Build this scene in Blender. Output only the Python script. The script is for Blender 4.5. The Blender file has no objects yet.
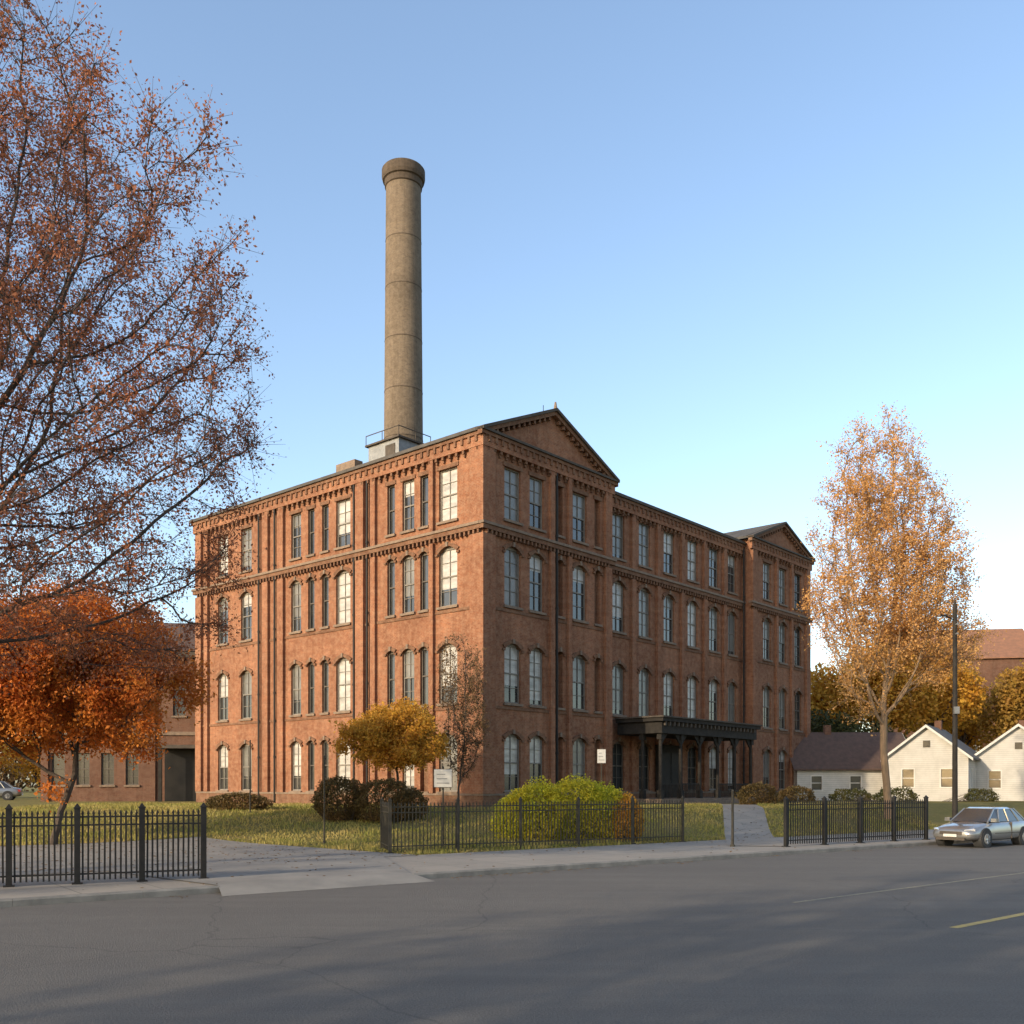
import bpy, math, numpy as np
from mathutils import Vector, Matrix
sc=bpy.context.scene
sc.view_settings.view_transform='Standard'
try: sc.view_settings.look='None'
except: pass
sc.view_settings.exposure=0
D=bpy.data
def R(x): return math.radians(x)
# ---------------------------------------------------------------- materials
class NT:
    def __init__(s,m): s.t=m.node_tree; s.n=s.t.nodes; s.l=s.t.links
    def add(s,t,**k):
        n=s.n.new(t)
        for a,b in k.items(): setattr(n,a,b)
        return n
    def link(s,a,b): s.l.new(a,b)
def newmat(name):
    m=D.materials.new(name); m.use_nodes=True
    N=NT(m); return m,N,m.node_tree.nodes['Principled BSDF']
def c4(c): return (c[0],c[1],c[2],1)
def mixc(N,f,a,b,mode='MIX'):
    n=N.add('ShaderNodeMix',data_type='RGBA',blend_type=mode)
    for i,v in ((0,f),(6,a),(7,b)):
        if isinstance(v,(int,float)): n.inputs[i].default_value=v
        elif isinstance(v,tuple): n.inputs[i].default_value=c4(v)
        else: N.link(v,n.inputs[i])
    return n.outputs[2]
def coords(N,scale=(1,1,1),which='Object'):
    tc=N.add('ShaderNodeTexCoord'); mp=N.add('ShaderNodeMapping'); mp.inputs['Scale'].default_value=scale
    N.link(tc.outputs[which],mp.inputs[0]); return mp.outputs[0]
def noise(N,vec,scale,detail=5,rough=.6,lo=.3,hi=.7):
    n=N.add('ShaderNodeTexNoise'); n.inputs['Scale'].default_value=scale; n.inputs['Detail'].default_value=detail
    n.inputs['Roughness'].default_value=rough; N.link(vec,n.inputs['Vector'])
    r=N.add('ShaderNodeMapRange'); r.inputs[1].default_value=lo; r.inputs[2].default_value=hi
    N.link(n.outputs[0],r.inputs[0]); return r.outputs[0]
def mul(N,a,k):
    f=N.add('ShaderNodeMath',operation='MULTIPLY'); f.inputs[1].default_value=k; N.link(a,f.inputs[0]); return f.outputs[0]
def bump(N,P,h,st,dist=.02):
    b=N.add('ShaderNodeBump'); b.inputs['Strength'].default_value=st; b.inputs['Distance'].default_value=dist
    N.link(h,b.inputs['Height']); N.link(b.outputs[0],P.inputs['Normal'])
def mk(name,c1,c2=None,scale=3,rough=.8,bmp=0,metal=0,coat=0,sc3=(1,1,1),spec=.5):
    m,N,P=newmat(name); P.inputs['Roughness'].default_value=rough; P.inputs['Metallic'].default_value=metal
    P.inputs['Coat Weight'].default_value=coat; P.inputs['Coat Roughness'].default_value=.04; P.inputs['Specular IOR Level'].default_value=spec
    if c2 is None: c2=tuple(x*.8 for x in c1)
    v=coords(N,sc3); f=noise(N,v,scale)
    N.link(mixc(N,f,c1,c2),P.inputs['Base Color'])
    if bmp: bump(N,P,f,bmp)
    return m
def brickmat(name,c1,c2,mortar,cyl=0,stain=.55,blo=.38,bhi=.75):
    m,N,P=newmat(name); P.inputs['Roughness'].default_value=.92; P.inputs['Specular IOR Level'].default_value=.25
    tc=N.add('ShaderNodeTexCoord'); sp=N.add('ShaderNodeSeparateXYZ'); N.link(tc.outputs['Object'],sp.inputs[0])
    cb=N.add('ShaderNodeCombineXYZ')
    if cyl:
        at=N.add('ShaderNodeMath',operation='ARCTAN2'); N.link(sp.outputs[1],at.inputs[0]); N.link(sp.outputs[0],at.inputs[1])
        src=mul(N,at.outputs[0],cyl)
    else:
        ad=N.add('ShaderNodeMath',operation='ADD'); N.link(sp.outputs[0],ad.inputs[0]); N.link(sp.outputs[1],ad.inputs[1]); src=ad.outputs[0]
    N.link(src,cb.inputs[0]); N.link(sp.outputs[2],cb.inputs[1])
    b=N.add('ShaderNodeTexBrick'); N.link(cb.outputs[0],b.inputs['Vector'])
    b.inputs['Scale'].default_value=1; b.inputs['Brick Width'].default_value=.24; b.inputs['Row Height'].default_value=.08
    b.inputs['Mortar Size'].default_value=.008; b.inputs['Color1'].default_value=c4(c1); b.inputs['Color2'].default_value=c4(c2); b.inputs['Mortar'].default_value=c4(mortar)
    big=noise(N,cb.outputs[0],.28,6,.65,blo,bhi)
    mp=N.add('ShaderNodeMapping'); mp.inputs['Scale'].default_value=(1.7,.12,1); N.link(cb.outputs[0],mp.inputs[0])
    streak=noise(N,mp.outputs[0],1.0,7,.75,.42,.68)
    mp2=N.add('ShaderNodeMapping'); mp2.inputs['Scale'].default_value=(.35,2.6,1); mp2.inputs['Location'].default_value=(7,3,0); N.link(cb.outputs[0],mp2.inputs[0])
    course=noise(N,mp2.outputs[0],1.0,7,.75,.42,.68)
    fine=noise(N,cb.outputs[0],3.2,7,.8,.42,.66)
    dk=tuple(x*stain*.65 for x in c1)
    c=mixc(N,big,b.outputs['Color'],tuple(x*.6 for x in c2))
    c=mixc(N,mul(N,streak,.78),c,dk)
    c=mixc(N,mul(N,course,.55),c,tuple(x*.5+.01 for x in c1))
    c=mixc(N,mul(N,fine,.5),c,tuple(min(1,x*1.1) for x in mortar))
    N.link(c,P.inputs['Base Color']); bump(N,P,b.outputs['Fac'],.35,-.01)
    return m
def leafmat(name,c1,c2,c3,trans=.35):
    m,N,P=newmat(name); P.inputs['Roughness'].default_value=.6; P.inputs['Specular IOR Level'].default_value=.25
    g=N.add('ShaderNodeNewGeometry'); v=coords(N); f=noise(N,v,.5,3,.6,.35,.65)
    c=mixc(N,g.outputs['Random Per Island'],c1,c2)
    c=mixc(N,mul(N,f,.75),c,c3); N.link(c,P.inputs['Base Color'])
    t=N.add('ShaderNodeBsdfTranslucent'); N.link(c,t.inputs[0]); mx=N.add('ShaderNodeMixShader'); mx.inputs[0].default_value=trans
    N.link(P.outputs[0],mx.inputs[1]); N.link(t.outputs[0],mx.inputs[2]); N.link(mx.outputs[0],m.node_tree.nodes['Material Output'].inputs[0])
    return m
M={}
M['brick']=brickmat('red_brick',(.315,.118,.054),(.19,.07,.036),(.32,.195,.12))
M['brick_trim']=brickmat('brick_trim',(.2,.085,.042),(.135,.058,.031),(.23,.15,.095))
M['brick_far']=brickmat('far_brick',(.17,.075,.042),(.12,.053,.033),(.16,.105,.075))
M['chim']=brickmat('chimney_brick',(.19,.142,.096),(.125,.096,.068),(.21,.165,.12),cyl=1.3,stain=.6)
M['chimcap']=brickmat('chimney_cap_brick',(.1,.075,.05),(.07,.055,.04),(.12,.09,.07),cyl=1.3)
M['stone']=mk('sandstone',(.21,.147,.098),(.12,.085,.06),4,.85)
M['trim']=mk('dark_trim',(.05,.042,.034),(.09,.073,.058),3,.8,spec=.2)
M['roof']=mk('roof_felt',(.06,.055,.05),(.1,.09,.08),1.5,.9,spec=.2)
M['frame']=mk('window_frame',(.2,.175,.14),(.13,.115,.1),5,.7)
M['frame_dk']=mk('window_frame_dark',(.06,.05,.04),(.1,.08,.06),5,.7)
M['glass']=mk('dark_glass',(.018,.02,.021),(.05,.047,.042),.8,.15,0,0,.5)
M['glass_shaded']=mk('shade_painted_glass',(.008,.008,.008),(.02,.018,.016),.8,.5,0,0,0,spec=.15)  # darker copy of the glass, with porch shade put into its colour
M['blind']=mk('window_blind',(.46,.435,.39),(.22,.205,.18),1.1,.5,0,0,.35,(1,1,3))
M['blind2']=mk('window_shade',(.17,.158,.135),(.08,.075,.065),1.1,.4,0,0,.4)
M['iron']=mk('black_iron',(.012,.012,.012),(.022,.02,.018),6,.6,spec=.2)
M['iron_w']=mk('weathered_iron',(.03,.028,.022),(.06,.052,.038),6,.7,spec=.2)
M['wood_dk']=mk('porch_wood',(.016,.014,.012),(.035,.03,.025),4,.8,spec=.2)
M['concrete']=mk('concrete',(.25,.228,.195),(.16,.148,.13),.8,.9,.2)
M['kerb']=mk('kerb_stone',(.23,.213,.185),(.13,.122,.108),2.5,.9,.2)
M['metal']=mk('galvanised',(.25,.25,.24),(.16,.16,.155),4,.55,0,.3)
M['white']=mk('white_paint',(.6,.575,.52),(.44,.42,.38),1.5,.7)
def clap():
    m,N,P=newmat('white_clapboard'); P.inputs['Roughness'].default_value=.7
    v=coords(N); f=noise(N,v,.9,6,.7,.35,.7); sp=N.add('ShaderNodeSeparateXYZ'); N.link(v,sp.inputs[0])
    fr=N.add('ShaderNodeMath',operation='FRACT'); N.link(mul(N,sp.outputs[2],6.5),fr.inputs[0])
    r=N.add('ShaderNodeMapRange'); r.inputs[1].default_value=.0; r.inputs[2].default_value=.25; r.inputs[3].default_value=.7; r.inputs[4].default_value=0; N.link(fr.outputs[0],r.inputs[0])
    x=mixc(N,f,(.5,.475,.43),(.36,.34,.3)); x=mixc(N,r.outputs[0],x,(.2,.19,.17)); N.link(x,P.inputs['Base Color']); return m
M['clap']=clap()
M['shingle_g']=mk('grey_shingle',(.13,.11,.095),(.08,.07,.06),3,.9,.2)
M['shingle_b']=mk('brown_shingle',(.1,.06,.045),(.06,.038,.03),3,.9,.2)
M['terracotta']=mk('terracotta_roof',(.26,.12,.065),(.17,.085,.05),2,.9)
M['bark']=mk('bark',(.075,.055,.042),(.035,.026,.02),6,.95,.5,sc3=(1,1,.25))
M['bark_l']=mk('pale_bark',(.26,.17,.1),(.14,.1,.06),6,.95,.4,sc3=(1,1,.25))
M['lA']=leafmat('russet_leaves',(.34,.155,.09),(.19,.09,.06),(.4,.12,.035),.35)
M['lB']=leafmat('orange_leaves',(.68,.2,.035),(.42,.105,.025),(.6,.25,.04),.45)
M['lC']=leafmat('yellow_leaves',(.66,.36,.04),(.48,.2,.03),(.48,.29,.045),.45)
M['lCf']=leafmat('golden_leaves',(.42,.23,.035),(.3,.14,.03),(.26,.18,.04),.4)
M['lD']=leafmat('tan_leaves',(.68,.38,.13),(.5,.24,.075),(.62,.36,.13),.45)
M['lE']=leafmat('brown_leaves',(.16,.1,.05),(.1,.06,.03),(.2,.12,.05))
M['lG']=leafmat('hedge_leaves',(.52,.5,.035),(.32,.34,.03),(.64,.48,.04),.45)
M['lH']=leafmat('shrub_leaves',(.12,.092,.03),(.07,.052,.02),(.16,.09,.03))
M['lK']=leafmat('dark_green_leaves',(.07,.08,.022),(.04,.05,.018),(.11,.09,.025))
M['grass']=leafmat('grass_blades',(.28,.25,.055),(.16,.18,.036),(.4,.3,.11),.3)
# ---------------------------------------------------------------- mesh builder
class MB:
    def __init__(s): s.v=[]; s.f=[]; s.m=[]; s.ms=[]
    def mi(s,k):
        if k not in s.ms: s.ms.append(k)
        return s.ms.index(k)
    def poly(s,pts,k):
        i=len(s.v); s.v+= [tuple(p) for p in pts]; s.f.append(tuple(range(i,i+len(pts)))); s.m.append(s.mi(k))
    def hexa(s,p,k):
        i=len(s.v); s.v+=[tuple(q) for q in p]; m=s.mi(k)
        for f in ((0,3,2,1),(4,5,6,7),(0,1,5,4),(1,2,6,5),(2,3,7,6),(3,0,4,7)): s.f.append(tuple(i+j for j in f)); s.m.append(m)
    def box(s,x0,x1,y0,y1,z0,z1,k):
        s.hexa([(x0,y0,z0),(x1,y0,z0),(x1,y1,z0),(x0,y1,z0),(x0,y0,z1),(x1,y0,z1),(x1,y1,z1),(x0,y1,z1)],k)
    def cyl(s,p0,p1,r0,r1,k,n=10,cap=True):
        p0=Vector(p0);p1=Vector(p1);d=(p1-p0).normalized(); a=d.orthogonal().normalized(); b=d.cross(a); i=len(s.v); m=s.mi(k)
        for p,r in ((p0,r0),(p1,r1)):
            for j in range(n):
                t=2*math.pi*j/n; s.v.append(tuple(p+a*math.cos(t)*r+b*math.sin(t)*r))
        for j in range(n): s.f.append((i+j,i+(j+1)%n,i+n+(j+1)%n,i+n+j)); s.m.append(m)
        if cap: s.f.append(tuple(range(i,i+n))[::-1]); s.f.append(tuple(range(i+n,i+2*n))); s.m+=[m,m]
    def obj(s,name,parent=None,smooth=False):
        me=D.meshes.new(name); me.from_pydata(s.v,[],s.f); 
        for k in s.ms: me.materials.append(M[k])
        me.polygons.foreach_set('material_index',s.m)
        if smooth: me.polygons.foreach_set('use_smooth',[True]*len(s.f))
        me.update(); o=D.objects.new(name,me); sc.collection.objects.link(o)
        if parent: o.parent=parent
        return o
def empty(name,loc=(0,0,0),rz=0,s=1):
    o=D.objects.new(name,None); o.location=loc; o.rotation_euler=(0,0,rz); o.scale=(s,s,s); sc.collection.objects.link(o); o.empty_display_size=.3; return o
def quadmesh(name,V,mat,parent=None,k=4):
    V=V.reshape(-1,3); n=len(V); nf=n//k
    me=D.meshes.new(name); me.vertices.add(n); me.vertices.foreach_set('co',V.astype(np.float32).ravel())
    me.loops.add(n); me.loops.foreach_set('vertex_index',np.arange(n,dtype=np.int32))
    me.polygons.add(nf); me.polygons.foreach_set('loop_start',np.arange(0,n,k,dtype=np.int32))
    me.update(calc_edges=True); me.materials.append(M[mat]); o=D.objects.new(name,me); sc.collection.objects.link(o)
    if parent: o.parent=parent
    return o
# ---------------------------------------------------------------- terrain
P0=(.2,25.7); EX,EY=.802,.597
def sm(a,b,x):
    t=np.clip((np.asarray(x,float)-a)/(b-a),0,1); return t*t*(3-2*t)
def a_of(x,y): return EX*(x-P0[0])+EY*(y-P0[1])
def s_of(x,y): return -EY*(x-P0[0])+EX*(y-P0[1])
def xy(a,s): return (P0[0]+EX*a-EY*s, P0[1]+EY*a+EX*s)
def terr(x,y): return 1.0*sm(36,50,y)*sm(6,12,s_of(x,y))
def gz(x,y): return float(.13+terr(x,y))
RW=-18.0
def ground():
    A=sorted(set([-900,-600,-400,-250,-160,-110,-80]+list(range(-60,100,1))+[110,130,160,200,260,350,500,700,1000]))
    S=[-700,-300,-100,-50,-30,-22,RW-.13,RW-.02,RW+1,-12,-6,-1,.02,.13,2,4,5]+list(range(6,72,1))+[75,80,90,110,140,180,240,320,450,700,1100,1800]
    mb=MB(); V=[];F=[]
    for s in S:
        for a in A:
            x,y=xy(a,s); z=-.09 if RW-.05<s<.05 else .12+float(terr(x,y)); V.append((x,y,z))
    n=len(A)
    for i in range(len(S)-1):
        for j in range(n-1): F.append((i*n+j,i*n+j+1,(i+1)*n+j+1,(i+1)*n+j))
    mb.v=V; mb.f=F; mb.m=[0]*len(F); mb.ms=['ground']
    return mb.obj('ground')
def groundmat():
    m,N,P=newmat('lawn_soil'); P.inputs['Roughness'].default_value=.95; P.inputs['Specular IOR Level'].default_value=.1
    v=coords(N); a=noise(N,v,.35,6,.6,.35,.65); b=noise(N,v,4,6,.7,.3,.7); c=noise(N,v,30,4,.7,.3,.7)
    x=mixc(N,a,(.17,.165,.04),(.3,.22,.08)); x=mixc(N,b,x,(.12,.115,.035)); 
    x=mixc(N,mul(N,c,.4),x,(.28,.2,.085)); N.link(x,P.inputs['Base Color']); bump(N,P,c,.6,.05); return m
M['ground']=groundmat()
def asphalt():
    m,N,P=newmat('asphalt'); P.inputs['Roughness'].default_value=.92; P.inputs['Specular IOR Level'].default_value=.2
    v=coords(N); a=noise(N,v,.12,5,.6,.35,.65); b=noise(N,v,1.6,6,.75,.35,.65); c=noise(N,v,38,3,.8,.35,.65)
    mp=N.add('ShaderNodeMapping'); mp.inputs['Rotation'].default_value=(0,0,-math.atan2(EY,EX)); mp.inputs['Scale'].default_value=(.05,.9,1); N.link(v,mp.inputs[0])
    tr=noise(N,mp.outputs[0],1.0,6,.7,.4,.62)
    x=mixc(N,a,(.112,.103,.094),(.142,.131,.118)); x=mixc(N,mul(N,b,.45),x,(.078,.073,.068)); x=mixc(N,mul(N,tr,.6),x,(.078,.073,.068))
    x=mixc(N,mul(N,c,.6),x,(.215,.197,.172))
    w=N.add('ShaderNodeTexNoise'); w.inputs['Scale'].default_value=.6; w.inputs['Detail'].default_value=5; N.link(v,w.inputs['Vector'])
    vm=N.add('ShaderNodeMix',data_type='RGBA',blend_type='LINEAR_LIGHT'); vm.inputs[0].default_value=.5; N.link(v,vm.inputs[6]); N.link(w.outputs['Color'],vm.inputs[7])
    vo=N.add('ShaderNodeTexVoronoi',feature='DISTANCE_TO_EDGE'); vo.inputs['Scale'].default_value=.11; N.link(vm.outputs[2],vo.inputs['Vector'])
    r=N.add('ShaderNodeMapRange'); r.inputs[1].default_value=0; r.inputs[2].default_value=.003; r.inputs[3].default_value=.35; r.inputs[4].default_value=0; N.link(vo.outputs['Distance'],r.inputs[0])
    x=mixc(N,r.outputs[0],x,(.04,.04,.04)); N.link(x,P.inputs['Base Color']); bump(N,P,c,.7,.015); return m
M['asphalt']=asphalt()
def slabmat():
    m,N,P=newmat('pavement_slabs'); P.inputs['Roughness'].default_value=.9
    v=coords(N); a=noise(N,v,.5,6,.65,.3,.7); b=noise(N,v,12,5,.7,.3,.7)
    mp=N.add('ShaderNodeMapping'); mp.inputs['Rotation'].default_value=(0,0,-math.atan2(EY,EX)); N.link(v,mp.inputs[0])
    br=N.add('ShaderNodeTexBrick'); br.offset=0; br.inputs['Scale'].default_value=1; br.inputs['Brick Width'].default_value=1.6; br.inputs['Row Height'].default_value=1.6; br.inputs['Mortar Size'].default_value=.015
    br.inputs['Color1'].default_value=c4((.28,.245,.2)); br.inputs['Color2'].default_value=c4((.23,.203,.167)); br.inputs['Mortar'].default_value=c4((.08,.075,.06)); N.link(mp.outputs[0],br.inputs['Vector'])
    x=mixc(N,mul(N,a,.6),br.outputs['Color'],(.16,.142,.118)); x=mixc(N,mul(N,b,.35),x,(.32,.28,.235)); N.link(x,P.inputs['Base Color']); return m
M['slab']=slabmat()
M['ypaint']=mk('faded_yellow_paint',(.55,.38,.08),(.28,.21,.1),6,.8)
M['wpaint']=mk('worn_line_paint',(.32,.265,.15),(.14,.13,.112),5,.8)
ground()
def sheet(name,A,Sf,mat,off):
    mb=MB(); rows=[]
    for a in A:
        rows.append([(lambda p:(p[0],p[1],gz(*p)-.13+off))(xy(a,s)) for s in Sf(a)])
    V=[p for r in rows for p in r]; n=len(rows[0])
    mb.v=V; mb.f=[(i*n+j,(i+1)*n+j,(i+1)*n+j+1,i*n+j+1) for i in range(len(rows)-1) for j in range(n-1)]
    mb.m=[0]*len(mb.f); mb.ms=[mat]; return mb.obj(name)
mb=MB(); 
c=[xy(-400,RW+.0),xy(400,RW+.0),xy(400,0),xy(-400,0)]; mb.poly([(p[0],p[1],0) for p in c],'asphalt'); mb.obj('road')
sheet('sidewalk',list(np.linspace(-120,120,81)),lambda a:list(np.linspace(.15,5.6,4)),'slab',.136)
sheet('sidewalk',list(np.linspace(-120,120,81)),lambda a:list(np.linspace(RW-3.5,RW-.15,4)),'slab',.136)
mb=MB(); V=[];F=[]
ss=list(np.linspace(5.4,18,26)); n=40
for s in ss:
    ed=-.15-.19*(s-7.3)
    for a in np.linspace(-60,ed,n): x,y=xy(a,s); V.append((x,y,gz(x,y)+.018))
F=[(i*n+j,i*n+j+1,(i+1)*n+j+1,(i+1)*n+j) for i in range(len(ss)-1) for j in range(n-1)]
mb.v=V;mb.f=F;mb.m=[0]*len(F);mb.ms=['concrete'];mb.obj('yard')
mb=MB()
def q(l,k,mb=mb): mb.poly([(*xy(a,s),z) for a,s,z in l],k)
q([(-8,.14,.156),(-3.2,.14,.156),(-1,5.39,.156),(-9,5.39,.156)],'concrete')
q([(-8.2,-.65,.004),(-3,-.65,.004),(-3.2,.14,.156),(-8,.14,.156)],'concrete')
mb.obj('driveway')
mb=MB()
for a0,a1,s0,dr in ((-120,-8,0,1),(-3.2,120,0,1),(-120,120,RW,-1)):
    a=a0
    while a<a1-.01:
        b=min(a+2.4,a1); g=.006
        prof=[(0,-.03),(0,.115),(.03,.148),(.15,.148),(.15,-.03)]
        ring=[[(*xy(aa,s0+dr*ps),pz) for ps,pz in prof] for aa in (a,b-g)]
        for i in range(4): mb.poly([ring[0][i],ring[1][i],ring[1][i+1],ring[0][i+1]],'kerb')
        mb.poly(ring[0],'kerb'); mb.poly(ring[1],'kerb'); a=b
mb.obj('kerb')
mb=MB(); pA=np.array([8.6,34.6]); pB=np.array([13.5,58.6]); n=24
d=(pB-pA)/np.linalg.norm(pB-pA); nn=np.array([-d[1],d[0]])
rows=[[ (pA+(pB-pA)*i/n+nn*w) for w in (1.0,0,-1.0)] for i in range(n+1)]
for i in range(n):
    for j in range(2):
        mb.poly([(p[0],p[1],gz(*p)+.024) for p in (rows[i][j],rows[i+1][j],rows[i+1][j+1],rows[i][j+1])],'slab')
mb.obj('footpath')
def linemark(name,p,q_,w,mat,z=.004):
    mb=MB(); p=Vector(p);q2=Vector(q_); d=(q2-p).normalized(); n=Vector((-d.y,d.x))*w/2
    mb.poly([(*(p-n),z),(*(q2-n),z),(*(q2+n),z),(*(p+n),z)],mat); return mb.obj(name)
linemark('centre_line',(7.1,15.8),(40,43.5),.15,'ypaint')
linemark('lane_line',(5.5,19.2),(45,51.7),.09,'wpaint')
# ---------------------------------------------------------------- factory
rng=np.random.default_rng(5)
ROT=math.atan2(.7542,.6567); CX,CY=-1.48,50.0
fac=empty('brick_factory',(CX,CY,0),ROT)
def facade(mp,L0,L1,z0,z1,ops,mat='brick',bw=None):
    W=MB()
    def fbox(a0,a1,zz0,zz1,d0,d1,k,B=W):
        B.hexa([mp(a0,zz0,d0),mp(a1,zz0,d0),mp(a1,zz0,d1),mp(a0,zz0,d1),mp(a0,zz1,d0),mp(a1,zz1,d0),mp(a1,zz1,d1),mp(a0,zz1,d1)],k)
    A=sorted(set([L0,L1]+[o[0] for o in ops]+[o[1] for o in ops])); Z=sorted(set([z0,z1]+[o[2] for o in ops]+[o[3] for o in ops]))
    for i in range(len(A)-1):
        for j in range(len(Z)-1):
            ca=(A[i]+A[i+1])/2; cz=(Z[j]+Z[j+1])/2
            if any(o[0]<ca<o[1] and o[2]<cz<o[3] for o in ops): continue
            W.poly([mp(A[i],Z[j],0),mp(A[i+1],Z[j],0),mp(A[i+1],Z[j+1],0),mp(A[i],Z[j+1],0)],mat)
    for o in ops:
        a0,a1,b0,b1,arch,kind=o; dp=-.26; w=a1-a0
        W.poly([mp(a0,b0,0),mp(a0,b0,dp),mp(a0,b1,dp),mp(a0,b1,0)],mat); W.poly([mp(a1,b0,0),mp(a1,b0,dp),mp(a1,b1,dp),mp(a1,b1,0)],mat)
        W.poly([mp(a0,b0,0),mp(a1,b0,0),mp(a1,b0,dp),mp(a0,b0,dp)],'stone')
        if arch:
            rise=w*.24; n=8
            cv=[(a0+w*t/n, b1-rise*(2*t/n-1)**2) for t in range(n+1)]
            for i in range(n):
                (p,zp),(q_,zq)=cv[i],cv[i+1]
                W.poly([mp(p,zp,0),mp(q_,zq,0),mp(q_,b1,0),mp(p,b1,0)],mat)
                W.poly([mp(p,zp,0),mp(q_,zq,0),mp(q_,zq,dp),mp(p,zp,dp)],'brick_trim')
            am=(a0+a1)/2
            def off(p,z,e): 
                return (am+(p-am)*(1+2*e/w), z+e*.95)
            for i in range(n):
                i0=cv[i]; i1=cv[i+1]; o0=off(*cv[i],.18); o1=off(*cv[i+1],.18); e=.08
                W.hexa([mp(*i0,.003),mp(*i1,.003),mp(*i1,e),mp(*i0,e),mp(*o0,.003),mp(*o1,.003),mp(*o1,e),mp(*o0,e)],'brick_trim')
            fbox(a0-.2,a0-.02,b1-rise-.12,b1-rise,0.003,.11,'brick_trim'); fbox(a1+.02,a1+.2,b1-rise-.12,b1-rise,0.003,.11,'brick_trim')
            fbox(am-.08,am+.08,b1-.02,b1+.22,.05,.13,'stone')
        else:
            W.poly([mp(a0,b1,0),mp(a1,b1,0),mp(a1,b1,dp),mp(a0,b1,dp)],mat)
            fbox(a0-.12,a1+.12,b1,b1+.2,.003,.06,'brick_trim')
        fbox(a0-.1,a1+.1,b0-.13,b0-.002,.003,.12,'stone')
        g=-.2
        if kind=='niche':
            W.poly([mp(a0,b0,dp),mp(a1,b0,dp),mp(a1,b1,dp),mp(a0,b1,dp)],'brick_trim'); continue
        r=rng.random()
        light = kind=='L'
        W.poly([mp(a0,b0,g),mp(a1,b0,g),mp(a1,b1,g),mp(a0,b1,g)],'glass' if kind!='P' else 'glass_shaded')
        if light:
            zb=b0+(b1-b0)*rng.choice([0.02,.02,.02,.3]); W.poly([mp(a0,zb,g+.01),mp(a1,zb,g+.01),mp(a1,b1,g+.01),mp(a0,b1,g+.01)],'blind' if r<.8 else 'blind2')
        elif kind=='M':
            zb=b0+(b1-b0)*rng.choice([.1,.3,.5,.7]); W.poly([mp(a0,zb,g+.01),mp(a1,zb,g+.01),mp(a1,b1,g+.01),mp(a0,b1,g+.01)],'blind2' if r<.5 else 'blind')
        fk='frame' if kind in 'LM' else 'frame_dk'; t=.07; g1=g+.075; g0=g+.015
        fbox(a0,a0+t,b0,b1,g0,g1,fk); fbox(a1-t,a1,b0,b1,g0,g1,fk); fbox(a0+t,a1-t,b0,b0+t*1.2,g0,g1,fk); fbox(a0+t,a1-t,b1-t*(1 if not arch else 2.4),b1,g0,g1,fk)
        mz=(b0+b1)/2; fbox(a0+t,a1-t,mz-.035,mz+.035,g0,g1,fk)
        if w>.9: 
            am=(a0+a1)/2; fbox(am-.018,am+.018,b0+t,mz-.035,g0,g1-.02,fk); fbox(am-.018,am+.018,mz+.035,b1-t,g0,g1-.02,fk)
            for zz in ((b0+t+mz)/2,(b1-t+mz)/2): fbox(a0+t,am-.02,zz-.014,zz+.014,g0,g1-.025,fk); fbox(am+.02,a1-t,zz-.014,zz+.014,g0,g1-.025,fk)
    return W,fbox
FL=[(1.95,5.0,1),(6.6,9.75,1),(11.7,14.85,1),(16.2,18.95,0)]
def cornice(fbox,L0,L1,e0,e1,zt,pil=.2):
    def x(d): return (L0-(d if e0 else 0), L1+(d if e1 else 0))
    a,b=x(.42); fbox(a,b,zt-.12,zt,.003,.42,'trim')
    a,b=x(.32); fbox(a,b,zt-.3,zt-.123,.003,.32,'brick_trim')
    a,b=x(.23); fbox(a,b,zt-.85,zt-.303,.003,.23,'brick')
    p=L0+.15
    while p<L1-.2:
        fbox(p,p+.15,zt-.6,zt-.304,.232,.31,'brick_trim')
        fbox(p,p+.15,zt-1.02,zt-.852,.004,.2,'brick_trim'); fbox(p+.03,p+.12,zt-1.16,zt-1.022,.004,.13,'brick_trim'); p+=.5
    a,b=x(.3); fbox(a,b,15.58,15.72,.003,.32,'stone')
    a,b=x(.24); fbox(a,b,15.35,15.577,.003,.25,'brick_trim')
    p=L0+.1
    while p<L1-.15: fbox(p,p+.12,15.14,15.348,.004,.22,'brick_trim'); p+=.32
    for z in (6.3,11.4): fbox(L0-(.05 if e0 else 0),L1,z-.05,z+.1,.003,.05,'brick_trim')
    fbox(L0-(.12 if e0 else 0),L1,.7,1.75,.003,.12,'brick_trim'); fbox(L0-(.16 if e0 else 0),L1,1.753,1.86,.003,.16,'stone')
def pilaster(fbox,a0,a1,zt):
    fbox(a0,a1,1.86,15.13,.003,.2,'brick'); fbox(a0,a1,15.725,zt-.855,.003,.2,'brick')
def pipe(W,mp,a,zt,d=.16):
    W.cyl(mp(a,1.2,d),mp(a,zt-.4,d),.065,.065,'iron',8)
    for z in (4,8,12,16): W.cyl(mp(a,z,d),mp(a,z+.12,d),.09,.09,'iron',8)
ml=lambda a,z,d:(-d,a,z)
cols=[(2.5,1.35,'L'),(4.3,.62,'D'),(5.55,.95,'M'),(6.95,.62,'D'),(11.1,1.3,'L'),(12.75,.62,'D'),(14.1,.62,'D'),(15.6,1.0,'M'),(20.9,1.2,'M'),(23.6,1.2,'M')]
ops=[]
for c_,w,k in cols:
    for i,(b,t,ar) in enumerate(FL):
        kk='niche' if (i==0 and w<.7 and c_<8) else k
        ops.append((c_-w/2,c_+w/2,b,t,ar,kk))
VL=26.7; UP1=11.1; UW=28.8; UE=38.6; ZE=20.4; ZW=20.0
W,fb=facade(ml,0,VL,.6,ZE-.1,ops)
cornice(fb,0,VL,False,True,ZE)
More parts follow.
